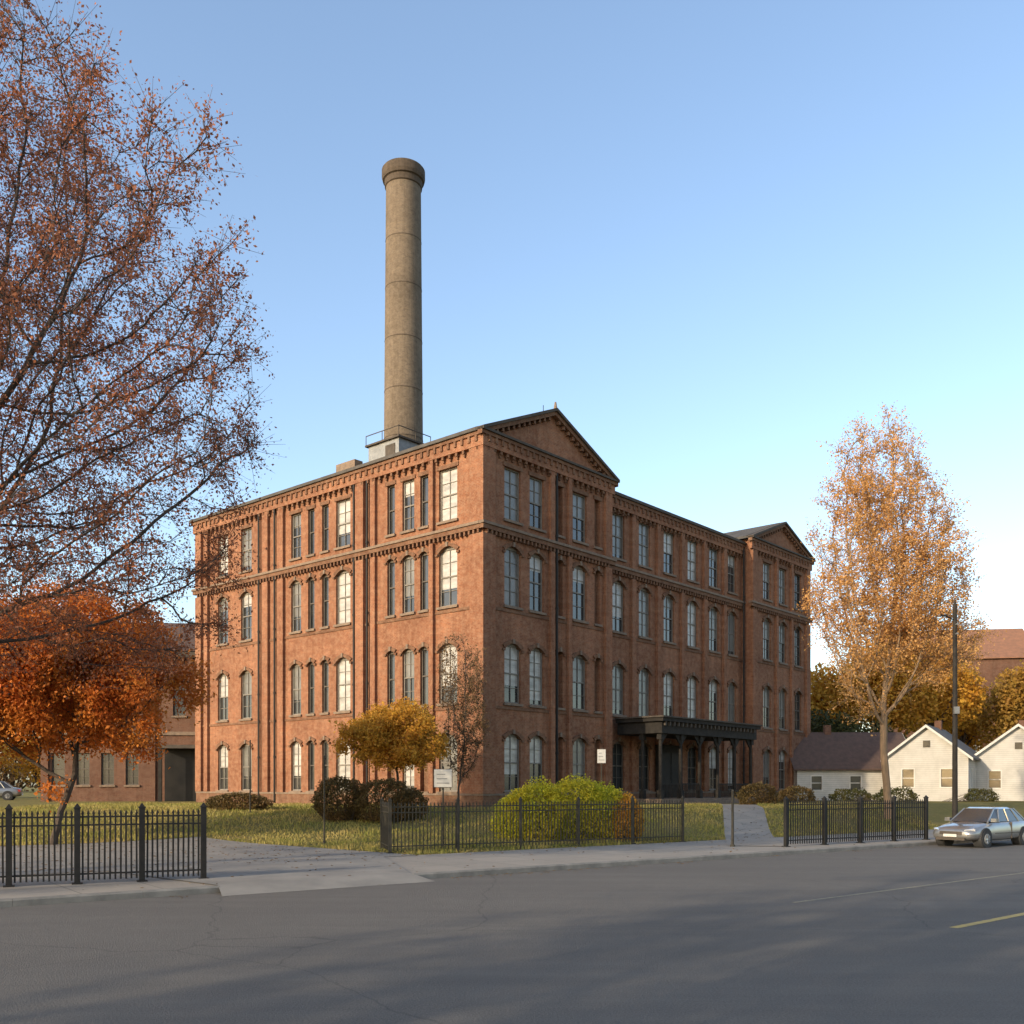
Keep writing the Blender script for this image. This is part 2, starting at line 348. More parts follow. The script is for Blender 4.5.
for a0,a1 in ((0,.75),(3.45,3.75),(8.1,8.5),(9.1,9.8),(16.7,17.3),(18.3,18.9),(25.2,25.6),(26.0,VL)): pilaster(fb,a0,a1,ZE)
for a in (8.8,17.6,19.3,9.95): pipe(W,ml,a,ZE)
W.obj('left_facade',fac)
mr=lambda a,z,d:(a,-d,z)
def cols_ops(cs,fl=FL):
    return [(c_-w/2,c_+w/2,b,t,ar,('P' if (b<2 and 12.5<c_<24.2) else k)) for c_,w,k in cs for (b,t,ar) in fl]  # ground-floor panes behind the porch take the glass with shade painted in
W,fb=facade(mr,0,UP1,.6,ZE-.1,cols_ops([(2.3,1.3,'L'),(4.3,1.2,'M'),(8.15,1.3,'M'),(6.3,.55,'niche'),(9.85,.55,'niche')]))
cornice(fb,0,UP1,True,True,ZE)
for a0,a1 in ((-.2,.75),(5.3,5.65),(6.9,7.2),(10.45,UP1)): pilaster(fb,a0,a1,ZE)
pipe(W,mr,5.85,ZE)
def pediment(W,u0,u1,zb,zp,v=0):
    um=(u0+u1)/2; W.poly([(u0,v-.02,zb-.1),(u1,v-.02,zb-.1),(u1,v-.02,zb),(um,v-.02,zp-.1),(u0,v-.02,zb)],'brick')
    for a,b in ((u0-.42,um),(u1+.42,um)):
        for (y0,y1,h0,h1,k) in ((-.45,.1,.0,.16,'trim'),(-.33,-.021,-.22,-.003,'brick_trim')):
            zA=zb-.12; zB=zp
            W.hexa([(a,v+y0,zA+h0),(b,v+y0,zB+h0),(b,v+y1,zB+h0),(a,v+y1,zA+h0),(a,v+y0,zA+h1),(b,v+y0,zB+h1),(b,v+y1,zB+h1),(a,v+y1,zA+h1)],k)
        n=14
        for i in range(1,n):
            t=i/n; x=a+(b-a)*t; z=zb-.12+(zp-zb+.12)*t
            W.box(x-.07,x+.07,v-.26,v-.022,z-.42,z-.222,'brick_trim')
pediment(W,0,UP1,ZE,22.85)
W.obj('front_pavilion_facade',fac)
V0=.7
mw=lambda a,z,d:(a,V0-d,z)
W,fb=facade(mw,UP1,UW,.6,ZW-.1,cols_ops([(13.0,1.3,'M'),(15.9,1.3,'L'),(18.8,1.3,'M'),(21.8,1.3,'L'),(24.7,1.3,'M'),(27.3,1.2,'M')]))
cornice(fb,UP1,UW,False,False,ZW)
for c_ in (14.45,17.35,20.3,23.25,26.0): pilaster(fb,c_-.2,c_+.2,ZW)
pipe(W,mw,UP1+.35,ZW,.3)
pipe(W,mw,UW-.3,ZW,.3)
W.obj('wing_facade',fac)
W,fb=facade(mr,UW,UE,.6,ZE-.1,cols_ops([(31.4,1.25,'M'),(34.0,1.2,'M'),(36.7,1.2,'D')]))
cornice(fb,UW,UE,True,True,ZE)
for a0,a1 in ((UW,UW+.7),(32.6,32.9),(35.2,35.5),(UE-.7,UE)): pilaster(fb,a0,a1,ZE)
pediment(W,UW,UE,ZE,22.3)
W.obj('end_pavilion_facade',fac)
W=MB()
def wq(p,q_,z0,z1,k='brick'): W.poly([(p[0],p[1],z0),(q_[0],q_[1],z0),(q_[0],q_[1],z1),(p[0],p[1],z1)],k)
wq((UP1,0),(UP1,VL),.6,ZE-.1); wq((0,VL),(UP1,VL),.6,ZE-.1); W.poly([(0,VL,ZE-.1),(UP1,VL,ZE-.1),(UP1/2,VL,22.6)],'brick')
wq((UW,0),(UW,16),.6,ZE-.1); wq((UE,0),(UE,16),.6,ZE-.1); wq((UP1,16),(UE,16),.6,ZW-.1)
W.obj('rear_walls',fac)
W=MB()
def gable(u0,u1,v0,v1,ze,zp):
    um=(u0+u1)/2
    for a in (u0-.43,u1+.43):
        W.hexa([(a,v0,ze-.11),(um,v0,zp+.0),(um,v1,zp),(a,v1,ze-.11),(a,v0,ze+.06),(um,v0,zp+.17),(um,v1,zp+.17),(a,v1,ze+.06)],'roof')
gable(0,UP1,.11,VL+.4,ZE,22.85); gable(UW,UE,.11,16.4,ZE,22.3)
W.box(UP1+.01,UW-.01,V0-.3,16.3,ZW+.003,ZW+.12,'roof')
W.box(.9,3.2,7.3,9.9,20.6,21.95,'metal'); W.box(.75,3.35,7.15,10.05,21.95,22.05,'trim')
W.box(.86,.9,7.6,8.4,21.0,21.7,'trim')
for (x,y) in ((.8,7.2),(.8,8.6),(.8,10.0),(3.3,7.2),(2.1,7.2)): W.cyl((x,y,22.05),(x,y,22.6),.025,.025,'trim',6)
W.box(.78,.82,7.2,10.0,22.56,22.6,'trim'); W.box(.78,3.3,7.18,7.22,22.56,22.6,'trim')
W.box(.2,.8,10.3,12.0,20.5,21.2,'stone')
um=UP1/2; W.cyl((um,-.3,22.9),(um,-.3,23.35),.12,.05,'stone',8); 
for i in range(5): W.cyl((um-.2+i*.5,.4+i*.1,22.8),(um-.2+i*.5,.4+i*.1,23.3-.1*i),.02,.02,'iron',5)
W.obj('roof',fac)
W=MB(); u0,u1,vf=12.5,24.0,-2.7; base=gz(12,58)+.35
W.box(u0-.1,u1+.1,vf-.1,V0-.18,.6,base,'stone')
for i in range(2): W.box(u0+2,u1-2,vf-.1-.35*(2-i),vf-.1-.35*(1-i)-.002,.6,base-.17*(2-i),'stone')
W.box(u0-.35,u1+.35,vf-.35,V0-.38,6.05,6.27,'wood_dk'); W.box(u0-.15,u1+.15,vf-.15,V0-.38,5.35,6.048,'wood_dk')
p=u0
while p<u1: W.box(p,p+.14,vf-.3,vf-.152,5.8,6.04,'trim'); p+=.48
W.box(u0-.45,u1+.45,vf-.45,V0-.38,6.272,6.36,'trim')
W.box(u0,u1,vf+.1,V0-.381,5.33,5.348,'wood_dk')
n=6
for i in range(n):
    u=u0+.15+(u1-u0-.3)*i/(n-1)
    for v in ((vf+.15,) if 0<i<n-1 else (vf+.15,-.4-.9)):
        W.box(u-.15,u+.15,v-.15,v+.15,base,base+.5,'wood_dk'); W.cyl((u,v,base+.5),(u,v,5.0),.12,.1,'wood_dk',12); W.box(u-.16,u+.16,v-.16,v+.16,5.0,5.35,'wood_dk')
    if i<n-1:
        un=u0+.15+(u1-u0-.3)*(i+1)/(n-1); 
        for sgn,x in ((1,u),(-1,un)):
            W.hexa([(x,vf+.1,4.7),(x+sgn*.06,vf+.1,4.7),(x+sgn*.06,vf+.2,4.7),(x,vf+.2,4.7),(x,vf+.1,5.34),(x+sgn*.7,vf+.1,5.34),(x+sgn*.7,vf+.2,5.34),(x,vf+.2,5.34)],'wood_dk')
        if i!=2:
            W.box(u+.15,un-.15,vf+.12,vf+.18,base+.85,base+.92,'wood_dk')
            for k in range(12): x=u+.25+(un-u-.5)*k/11; W.box(x-.02,x+.02,vf+.13,vf+.17,base+.05,base+.85,'wood_dk')
W.box(17.0,20.0,V0-.3,V0-.1,base,4.9,'wood_dk')
for a0,a1,z0,z1 in ((17.3,18.4,base+.9,4.4),(18.6,19.7,base+.9,4.4)): W.box(a0,a1,V0-.315,V0-.302,z0,z1,'glass_shaded')
W.obj('porch',fac)
# chimney
ch=empty('factory_chimney',(-6.85,62,0))
mb=MB(); prof=[(1.0,1.40),(20,1.26),(36,1.13),(39.9,1.1),(39.95,1.17),(40.3,1.2),(40.35,1.3),(40.55,1.36),(41.0,1.36),(41.1,1.28),(41.12,.95)]
n=48
for z,r in prof:
    for j in range(n): t=2*math.pi*j/n; mb.v.append((r*math.cos(t),r*math.sin(t),z))
for i in range(len(prof)-1):
    k=mb.mi('chim' if i<3 else 'chimcap')
    for j in range(n): mb.f.append((i*n+j,i*n+(j+1)%n,(i+1)*n+(j+1)%n,(i+1)*n+j)); mb.m.append(k)
for z in (24,27,30.2,33.5,36.5): mb.cyl((0,0,z),(0,0,z+.05),1.26-(z-20)*.0083+.015,1.26-(z-20)*.0083+.015,'chimcap',48)
mb.obj('chimney_shaft',ch)
# ---------------------------------------------------------------- trees
def envelope_noise(P,seed,fr=.55):
    r=np.random.default_rng(seed); k=r.normal(size=(6,3))*fr; ph=r.random(6)*6.28
    return np.sin(P@k.T+ph).sum(1)/6*1.6
def colonize(A,trunk,step,infl,kill,maxit,seed,up=0.0):
    r=np.random.default_rng(seed)
    nodes=[np.array(trunk[0],float)]; par=[-1]
    for i in range(1,len(trunk)):
        a=np.array(trunk[i-1],float); b=np.array(trunk[i],float); L=np.linalg.norm(b-a); k=max(1,int(L/step))
        for j in range(1,k+1): nodes.append(a+(b-a)*j/k+r.normal(size=3)*.01); par.append(len(nodes)-2)
    A=np.array(A); nd=np.full(len(A),1e9); ni=np.zeros(len(A),int); alive=np.ones(len(A),bool)
    new=list(range(len(nodes)))
    for it in range(maxit):
        NP=np.array([nodes[i] for i in new]); idx=np.where(alive)[0]
        if len(idx)==0: break
        for c0 in range(0,len(NP),400):
            C=NP[c0:c0+400]; dd=((A[idx][:,None]-C[None])**2).sum(2); m=dd.argmin(1); mn=np.sqrt(dd[np.arange(len(idx)),m]); u=mn<nd[idx]
            nd[idx[u]]=mn[u]; ni[idx[u]]=np.array(new)[c0+m[u]]
        alive&=nd>kill; idx=np.where(alive&(nd<infl))[0]
        if len(idx)==0: break
        NA=np.array(nodes); d=A[idx]-NA[ni[idx]]; d/=np.linalg.norm(d,axis=1)[:,None]
        acc=np.zeros_like(NA); np.add.at(acc,ni[idx],d); src=np.unique(ni[idx]); new=[]
        for s in src:
            v=acc[s]; v=v/(np.linalg.norm(v)+1e-6)
            if par[s]>=0: 
                pv=NA[s]-NA[par[s]]; v=v+.45*pv/(np.linalg.norm(pv)+1e-6)
            v=v+np.array([0,0,up])+r.normal(size=3)*.14; v/=np.linalg.norm(v)+1e-6
            nodes.append(NA[s]+v*step); par.append(int(s)); new.append(len(nodes)-1)
        if len(nodes)>16000: break
    return np.array(nodes),np.array(par)
def tubes(P0_,P1_,r0,r1,n):
    d=P1_-P0_; L=np.linalg.norm(d,axis=1)[:,None]+1e-9; d=d/L
    ref=np.where(np.abs(d[:,2:3])>.9,np.array([[1.,0,0]]),np.array([[0,0,1.]])); a=np.cross(d,ref); a/=np.linalg.norm(a,axis=1)[:,None]; b=np.cross(d,a)
    t=np.arange(n)*2*np.pi/n; rings=[]
    for P,r in ((P0_,r0),(P1_,r1)):
        rings.append(P[:,None]+r[:,None,None]*(a[:,None]*np.cos(t)[None,:,None]+b[:,None]*np.sin(t)[None,:,None]))
    q_=np.stack([rings[0],np.roll(rings[0],-1,1),np.roll(rings[1],-1,1),rings[1]],2)
    return q_.reshape(-1,3)
def leafquads(C,size,r,asp=.6):
    n=len(C); a=r.normal(size=(n,3)); a/=np.linalg.norm(a,axis=1)[:,None]; b=np.cross(a,r.normal(size=(n,3))); b/=np.linalg.norm(b,axis=1)[:,None]+1e-9
    s=size*(.55+.9*r.random((n,1))); a=a*s/2; b=b*s*asp/2
    return np.stack([C-a,C+b,C+a,C-b],1).reshape(-1,3)
def tree(name,loc,crown,trunk,nA,step,kill,tip,nleaf,lsize,leafm,barkm='bark',seed=1,up=0.,infl=5,twl=.55,twn=4,expo=2.3,zmin=None,hollow=.0,spread=.09,rmax=.5,thr=.1,hole=-.55):
    r=np.random.default_rng(seed); pts=[]
    vols=np.array([c_[1][0]*c_[1][1]*c_[1][2] for c_ in crown]); vols=vols/vols.sum()
    for (c_,rad),v in zip(crown,vols):
        k=int(nA*v*1.5)+10; d=r.normal(size=(k,3)); d/=np.linalg.norm(d,axis=1)[:,None]; rr=(hollow+(1-hollow)*r.random(k))**(1/2.6)
        P=d*rr[:,None]; f=1+.22*envelope_noise(P*3,seed+3,.9); P=P*f[:,None]*np.array(rad)+np.array(c_); P=P[envelope_noise(P,seed+7,.9)>hole]; pts.append(P)
    A=np.concatenate(pts); 
    if zmin is not None: A=A[A[:,2]>zmin]
    N_,par=colonize(A,trunk,step,infl,kill,160,seed,up)
    n=len(N_); rad=np.zeros(n); ch_=np.zeros(n,int)
    for i in range(n-1,0,-1):
        if ch_[i]==0: rad[i]=tip**expo
        rad[par[i]]+=rad[i]; ch_[par[i]]+=1
    rad=np.minimum(rad**(1/expo),rmax)
    E=np.arange(1,n); p=par[1:]; r1=rad[E]; r0=np.minimum(rad[p],r1*1.35+.002)
    big=r1>.03
    root=empty(name,loc)
    d=N_[E]-N_[p]; st=N_[p]-d*.06
    z=N_[p][:,2]; fl=1+.6*np.exp(-np.maximum(z-N_[0][2],0)/.35); fl1=1+.6*np.exp(-np.maximum(N_[E][:,2]-N_[0][2],0)/.35)
    trunkm=rad[E]>.5*rad[0]; r0=np.where(trunkm,r0*fl,r0); r1b=np.where(trunkm,r1*fl1,r1)
    V=[tubes(st[big],N_[E][big],r0[big],r1b[big],9)]
    V.append(tubes(st[~big],N_[E][~big],r0[~big],r1b[~big],4))
    thin=np.where((rad<tip*2.6))[0]; 
    k=len(thin)*twn; src=np.repeat(thin,twn); dr=N_[src]-N_[np.maximum(par[src],0)]; dr/=np.linalg.norm(dr,axis=1)[:,None]+1e-9
    dr=dr*.8+r.normal(size=(k,3))*.6+np.array([0,0,up*.5]); dr/=np.linalg.norm(dr,axis=1)[:,None]; L=twl*(.4+r.random((k,1)))
    te=N_[src]+dr*L; V.append(tubes(N_[src],te,np.full(k,tip*.6),np.full(k,tip*.25),3))
    quadmesh('trunk_and_limbs',np.concatenate(V),barkm,root)
    si=r.integers(0,k,nleaf); t=r.random((nleaf,1))**.7; C=N_[src][si]+(te-N_[src])[si]*t+r.normal(size=(nleaf,3))*spread
    keep=(envelope_noise(C,seed+21,1.6)+r.random(nleaf)*.9)>thr
    quadmesh('foliage',leafquads(C[keep],lsize,r),leafm,root)
    print(name,'nodes',n,'twigs',k,'leaves',keep.sum()); return root
def inst(src,name,loc,rz,s=1):
    e=empty(name,loc,rz,s)
    for c_ in src.children:
        o=D.objects.new(c_.name.split('.')[0],c_.data); sc.collection.objects.link(o); o.parent=e
    return e
tA=tree('autumn_tree',(-14.7,22.2,gz(-14.7,22.2)-.05),[((0,0,13),(8.2,6.4,9.3)),((3.4,0,9.3),(4.6,3.5,4.2))],[(0,0,0),(.2,0,3),(0.4,0,5.5)],3400,.36,.6,.012,330000,.072,'lA','bark',11,infl=5,twl=.75,twn=5,zmin=5.0,spread=.1,rmax=.45,thr=-.05,expo=2.3)
tB=tree('maple_tree',(-16.6,35.5,gz(-16.6,35.5)-.05),[((-.6,0,6.3),(5.0,4.4,3.0)),((2.8,0,5.3),(3.0,2.8,1.9)),((-3.6,0,4.4),(2.6,2.6,1.5))],[(0,0,0),(.3,0,1.3),(.8,0,2.6)],1700,.28,.46,.009,150000,.13,'lB','bark',4,infl=4,twl=.5,twn=4,zmin=3.1,spread=.2,rmax=.3,thr=-.15,hole=-.7)
tD=tree('poplar_tree',(19.6,51,gz(19,51)-.05),[((-.2,0,11.3),(3.8,3.4,7.4)),((.1,0,15.2),(2.0,2.0,4.2)),((1.4,0,9.5),(3.1,2.6,3.5))],[(0,0,0),(-.3,0,3.5),(-.3,0,5.2)],1900,.4,.55,.015,95000,.11,'lD','bark_l',8,up=.5,infl=4,twl=.9,twn=4,zmin=4.6,spread=.13,rmax=.4,thr=.05)
tC=tree('yellow_tree',(-5.3,45.5,gz(-5.3,45.5)-.05),[((0,0,3.7),(2.6,2.2,1.55)),((-.8,0,3.2),(1.7,1.7,1.1))],[(0,0,0),(.05,0,1),(0,0,1.6)],500,.2,.33,.008,32000,.13,'lC','bark',5,infl=3,twl=.3,twn=4,zmin=1.6,spread=.14,rmax=.11,thr=-.2)
tE=tree('bare_tree',(-2.6,47.6,gz(-2.6,47.6)-.05),[((.3,0,4.9),(1.1,1.0,3.8))],[(0,0,0),(0,0,1)],460,.22,.3,.007,12000,.09,'lE','bark',6,infl=3,twl=.5,twn=4,zmin=.8,spread=.08,rmax=.08,up=.15)
# street trees on the far pavement, out of the picture; their shadows fall across the road
def mkS(loc):
    return tree('bare_street_tree',loc,[((0,0,11.5),(5.8,5.8,7.5))],[(0,0,0),(.1,0,3),(0,0,4)],330,.55,1.0,.03,9000,.2,'lA','bark',17,up=.3,infl=6,twl=.8,twn=2,zmin=4,spread=.2,rmax=.36,thr=.2)
x,y=xy(-27,-18.8); tS=mkS((x,y,gz(x,y)-.05))
for (a,s,rz,s_) in ((-36,-18.8,1.9,1.15),(-47,-18.9,2.6,1.3),(-60,-18.8,4.3,1.4),(-50,1.2,2.2,.9)):
    x,y=xy(a,s); inst(tS,'bare_street_tree',(x,y,gz(x,y)-.05),rz,s_)
def shrub(name,cs,n,size,lm,seed):
    r=np.random.default_rng(seed); allC=[]; x0,y0=cs[0][0][0],cs[0][0][1]; root=empty(name,(x0,y0,gz(x0,y0)))
    vol=np.array([c_[1][0]*c_[1][2] for c_ in cs]); vol=vol/vol.sum()
    for (c_,rad),v in zip(cs,vol):
        k=int(n*v); d=r.normal(size=(k,3)); d/=np.linalg.norm(d,axis=1)[:,None]; rr=.72+.3*r.random(k)**.8
        P=d*rr[:,None]; P*= (1+.2*envelope_noise(P*4,seed,1.3))[:,None]; P=P*np.array(rad)+np.array([c_[0]-x0,c_[1]-y0,c_[2]]); allC.append(P[P[:,2]>.02])
    C=np.concatenate(allC); quadmesh('foliage',leafquads(C,size,r,.7),lm,root)
    k=60; a=np.zeros((k,3)); b=C[r.integers(0,len(C),k)]*.9; a[:,0]=b[:,0]*.7; a[:,1]=b[:,1]*.7
    quadmesh('stems',tubes(a,b,np.full(k,.02),np.full(k,.006),4),'bark',root); return root
shrub('shrub',[((-7.7,44.0,.85),(1.15,1.0,1.1))],9000,.09,'lH',31)
shrub('shrub',[((-5.6,43.6,.85),(1.35,1.1,1.1)),((-4.6,44,.7),(.9,.9,.8))],12000,.09,'lH',32)
shrub('hedge',[((1.0,37.9,1.05),(1.25,.9,1.3)),((2.5,38.4,1.15),(1.35,.9,1.35)),((0.2,38.2,.8),(.95,.8,1.1)),((3.6,38.7,.95),(1.05,.9,1.25))],32000,.085,'lG',33)
shrub('shrub',[((4.5,38.2,.75),(.65,.7,1.05))],6000,.085,'lC',34)
shrub('shrub',[((-13.5,48.5,.3),(1.6,.8,.5))],5000,.1,'lH',36)
shrub('shrub',[((14.5,58,.5),(1.2,.9,.8)),((17.5,60.5,.4),(1.2,.9,.7))],8000,.1,'lH',37)
shrub('shrub',[((27.2,69.5,.3),(1.6,.8,.7)),((33.2,69.5,.3),(1.2,.8,.6)),((24.5,71,.3),(1.6,.8,.6))],7000,.12,'lK',38)
def dist(name,cs,n,size,lm,seed):
    r=np.random.default_rng(seed); allC=[]; tr=[]; trb=[]
    vol=np.array([c_[1][0]*c_[1][2] for c_ in cs]); vol=vol/vol.sum()
    for (c_,rad),v in zip(cs,vol):
        k=int(n*v); m=9
        sub=r.normal(size=(m,3)); sub/=np.linalg.norm(sub,axis=1)[:,None]; sub*=.55*np.array(rad); sub[:,2]=np.abs(sub[:,2])*1.0-.15*rad[2]
        j=r.integers(0,m,k); d=r.normal(size=(k,3)); d/=np.linalg.norm(d,axis=1)[:,None]; rr=(.45+.6*r.random(k)**.7)
        P=sub[j]+d*rr[:,None]*.52*np.array(rad); P+=np.array(c_); allC.append(P[P[:,2]>.6])
        for q_ in range(m): tr.append((c_[0],c_[1],c_[2]-rad[2]*.6)); trb.append(sub[q_]+np.array(c_))
        tr.append((c_[0],c_[1],0)); trb.append(np.array([c_[0],c_[1],c_[2]]))
    C=np.concatenate(allC); root=empty(name); quadmesh('foliage',leafquads(C,size,r,.7),lm,root)
    quadmesh('trunks',tubes(np.array(tr,float),np.array(trb,float),np.full(len(tr),.22),np.full(len(tr),.08),5),'bark',root)
dist('distant_trees',[((30,97,9.5),(4.5,4,6)),((36,96,11),(5,4,6.5)),((42,98,11),(5,4,6.2)),((47.5,104,8.5),(4,4,5))],40000,.34,'lC',41)
dist('distant_trees',[((28.5,88,6),(3.2,3,4.0)),((32.5,90,5),(3.4,3,3.6)),((25,92,6),(4,3,4)),((37,92,4.5),(3.5,3,3))],20000,.3,'lK',42)
dist('distant_trees',[((51.5,100,9),(4,4,6)),((56,97,12.5),(5.5,4,8.5)),((65,98,11),(6,4,9))],36000,.36,'lCf',43)
rr=np.random.default_rng(9)
dist('distant_trees',[((x,150+rr.random()*25,4.5),(7,5,5+rr.random()*3)) for x in range(-190,-40,11)],26000,.7,'lE',44)
dist('distant_trees',[((x,170+rr.random()*25,4.5),(9,6,6+rr.random()*4)) for x in range(-30,230,13)],34000,.8,'lCf',45)
dist('distant_trees',[((-49,86,4.5),(5,4,4.2)),((-43,90,4),(4,4,4)),((-56,82,5),(5,4,5))],18000,.28,'lC',46)
# ---------------------------------------------------------------- houses
def house(name,loc,rz,w,l,hw,hr,wall='clap',roof='shingle_g',wins=True):
    root=empty(name,loc,rz); mb=MB(); x=w/2
    def wall_with(mp,L0,L1,z1,ops):
        A=sorted(set([L0,L1]+[o[0] for o in ops]+[o[1] for o in ops])); Z=sorted(set([-.4,z1]+[o[2] for o in ops]+[o[3] for o in ops]))
        for i in range(len(A)-1):
            for j in range(len(Z)-1):
                ca=(A[i]+A[i+1])/2; cz=(Z[j]+Z[j+1])/2
                if any(o[0]<ca<o[1] and o[2]<cz<o[3] for o in ops): continue
                mb.poly([mp(A[i],Z[j],0),mp(A[i+1],Z[j],0),mp(A[i+1],Z[j+1],0),mp(A[i],Z[j+1],0)],wall)
        for a0,a1,z0,zz,*_ in ops:
            g=-.1
            def fb(p,q_,r_,s_,d0,d1,k): mb.hexa([mp(p,r_,d0),mp(q_,r_,d0),mp(q_,r_,d1),mp(p,r_,d1),mp(p,s_,d0),mp(q_,s_,d0),mp(q_,s_,d1),mp(p,s_,d1)],k)
            mb.poly([mp(a0,z0,g),mp(a1,z0,g),mp(a1,zz,g),mp(a0,zz,g)],'glass')
            t=.09; fb(a0-t,a0,z0-t,zz+t,g,.04,'white'); fb(a1,a1+t,z0-t,zz+t,g,.04,'white'); fb(a0,a1,z0-t,z0,g,.05,'white'); fb(a0,a1,zz,zz+t,g,.05,'white')
            m=(z0+zz)/2; fb(a0,a1,m-.03,m+.03,g+.01,-.02,'white')
    gm=lambda a,z,d:(a,-d,z); sr=lambda a,z,d:(x+d,a,z); sl=lambda a,z,d:(-x-d,a,z); bk=lambda a,z,d:(a,l+d,z)
    h=min(1.3,hw*.4); b=hw*.32
    wall_with(gm,-x,x,hw,[(-x*.6,-x*.6+.8,b,b+h),(x*.35,x*.35+.8,b,b+h)])
    n=max(2,int(l/2.6)); so=[(l*(i+.5)/n-.4,l*(i+.5)/n+.4,b,b+h) for i in range(n)]
    wall_with(sr,0,l,hw,so); wall_with(sl,0,l,hw,so); wall_with(bk,-x,x,hw,[])
    mb.poly([(-x,0,hw),(x,0,hw),(0,0,hw+hr)],wall); mb.poly([(-x,l,hw),(x,l,hw),(0,l,hw+hr)],wall)
    mb.box(-.25,.25,-.03,-.003,hw+hr*.3,hw+hr*.3+.5,'glass')
    sl_=hr/x; ov=.35
    for sg in (-1,1):
        a=(sg*(x+ov)); za=hw-ov*sl_
        mb.hexa([(a,-ov,za+.01),(0,-ov,hw+hr+.01),(0,l+ov,hw+hr+.01),(a,l+ov,za+.01),(a,-ov,za+.14),(0,-ov,hw+hr+.14),(0,l+ov,hw+hr+.14),(a,l+ov,za+.14)],roof)
        mb.hexa([(a,-ov-.03,za-.08),(0,-ov-.03,hw+hr-.08),(0,-ov-.002,hw+hr-.08),(a,-ov-.002,za-.08),(a,-ov-.03,za+.12),(0,-ov-.03,hw+hr+.12),(0,-ov-.002,hw+hr+.12),(a,-ov-.002,za+.12)],'white')
    mb.box(-.25,.25,l*.6,l*.6+.5,hw+hr*.6,hw+hr+.7,'brick_far')
    mb.obj('walls_and_roof',root); return root
house('white_house',(30.4,72,1.1),R(-32),5.6,8.5,3.3,2.2)
house('white_house',(37.4,72.5,1.1),R(-30),6.6,9,3.1,2.5)
house('white_house',(47,77,1.1),R(-34),7,9,3.4,2.2)
house('bungalow',(31,79,1.1),R(90),6.5,9,2.6,2.7,'clap','shingle_b')
house('brick_house',(62,120,1.1),R(80),12,16,16.2,4.0,'brick_far','terracotta')
wh=empty('brick_warehouse',(-33.6,70,0),R(6))
W=MB(); mm=lambda a,z,d:(a,-d,z)
ops=[(a-.45,a+.45,b,t,0,k) for a in (1.2,2.9,4.6,6.3) for (b,t,k) in ((2.3,4.6,'D'),(7.3,9.6,'M'))]+[(a-.45,a+.45,b,t,0,'D') for a in (9.6,11.3,13.0,15,17) for (b,t) in ((7.3,9.6),)]
W,fb=facade(mm,0,22,.6,11.9,ops,'brick_far')
fb(0,22,11.5,11.9,.003,.35,'trim'); fb(0,22,5.9,6.15,.003,.12,'stone')
p=.2
while p<21.8: fb(p,p+.15,11.15,11.495,.003,.2,'brick_trim'); p+=.6
fb(8.6,13.8,1.0,4.9,.1,.14,'glass_shaded'); fb(8.4,14,4.9,5.15,.003,1.6,'trim'); 
for a in (8.6,11.2,13.8): fb(a-.12,a+.12,1,4.9,1.3,1.5,'wood_dk')
for a in (.3,7.7,14.6,21.6): fb(a-.25,a+.25,.7,11.15,.003,.16,'brick_far')
W.box(0,22,.3,10,11.55,11.8,'brick_far'); 
for x in (0,22): W.poly([(x,0,.6),(x,10,.6),(x,10,11.7),(x,0,11.7)],'brick_far')
E_=[(-.4,-.4,11.95),(22.4,-.4,11.95),(22.4,10.4,11.95),(-.4,10.4,11.95)]; r1_,r2_=(3,5,14.8),(19,5,14.8)
W.poly([E_[0],E_[1],r2_,r1_],'shingle_b'); W.poly([E_[0],r1_,E_[3]],'shingle_b'); W.poly([E_[1],r2_,E_[2]],'shingle_b'); W.poly([E_[3],E_[2],r2_,r1_],'shingle_b')
W.obj('warehouse_body',wh)
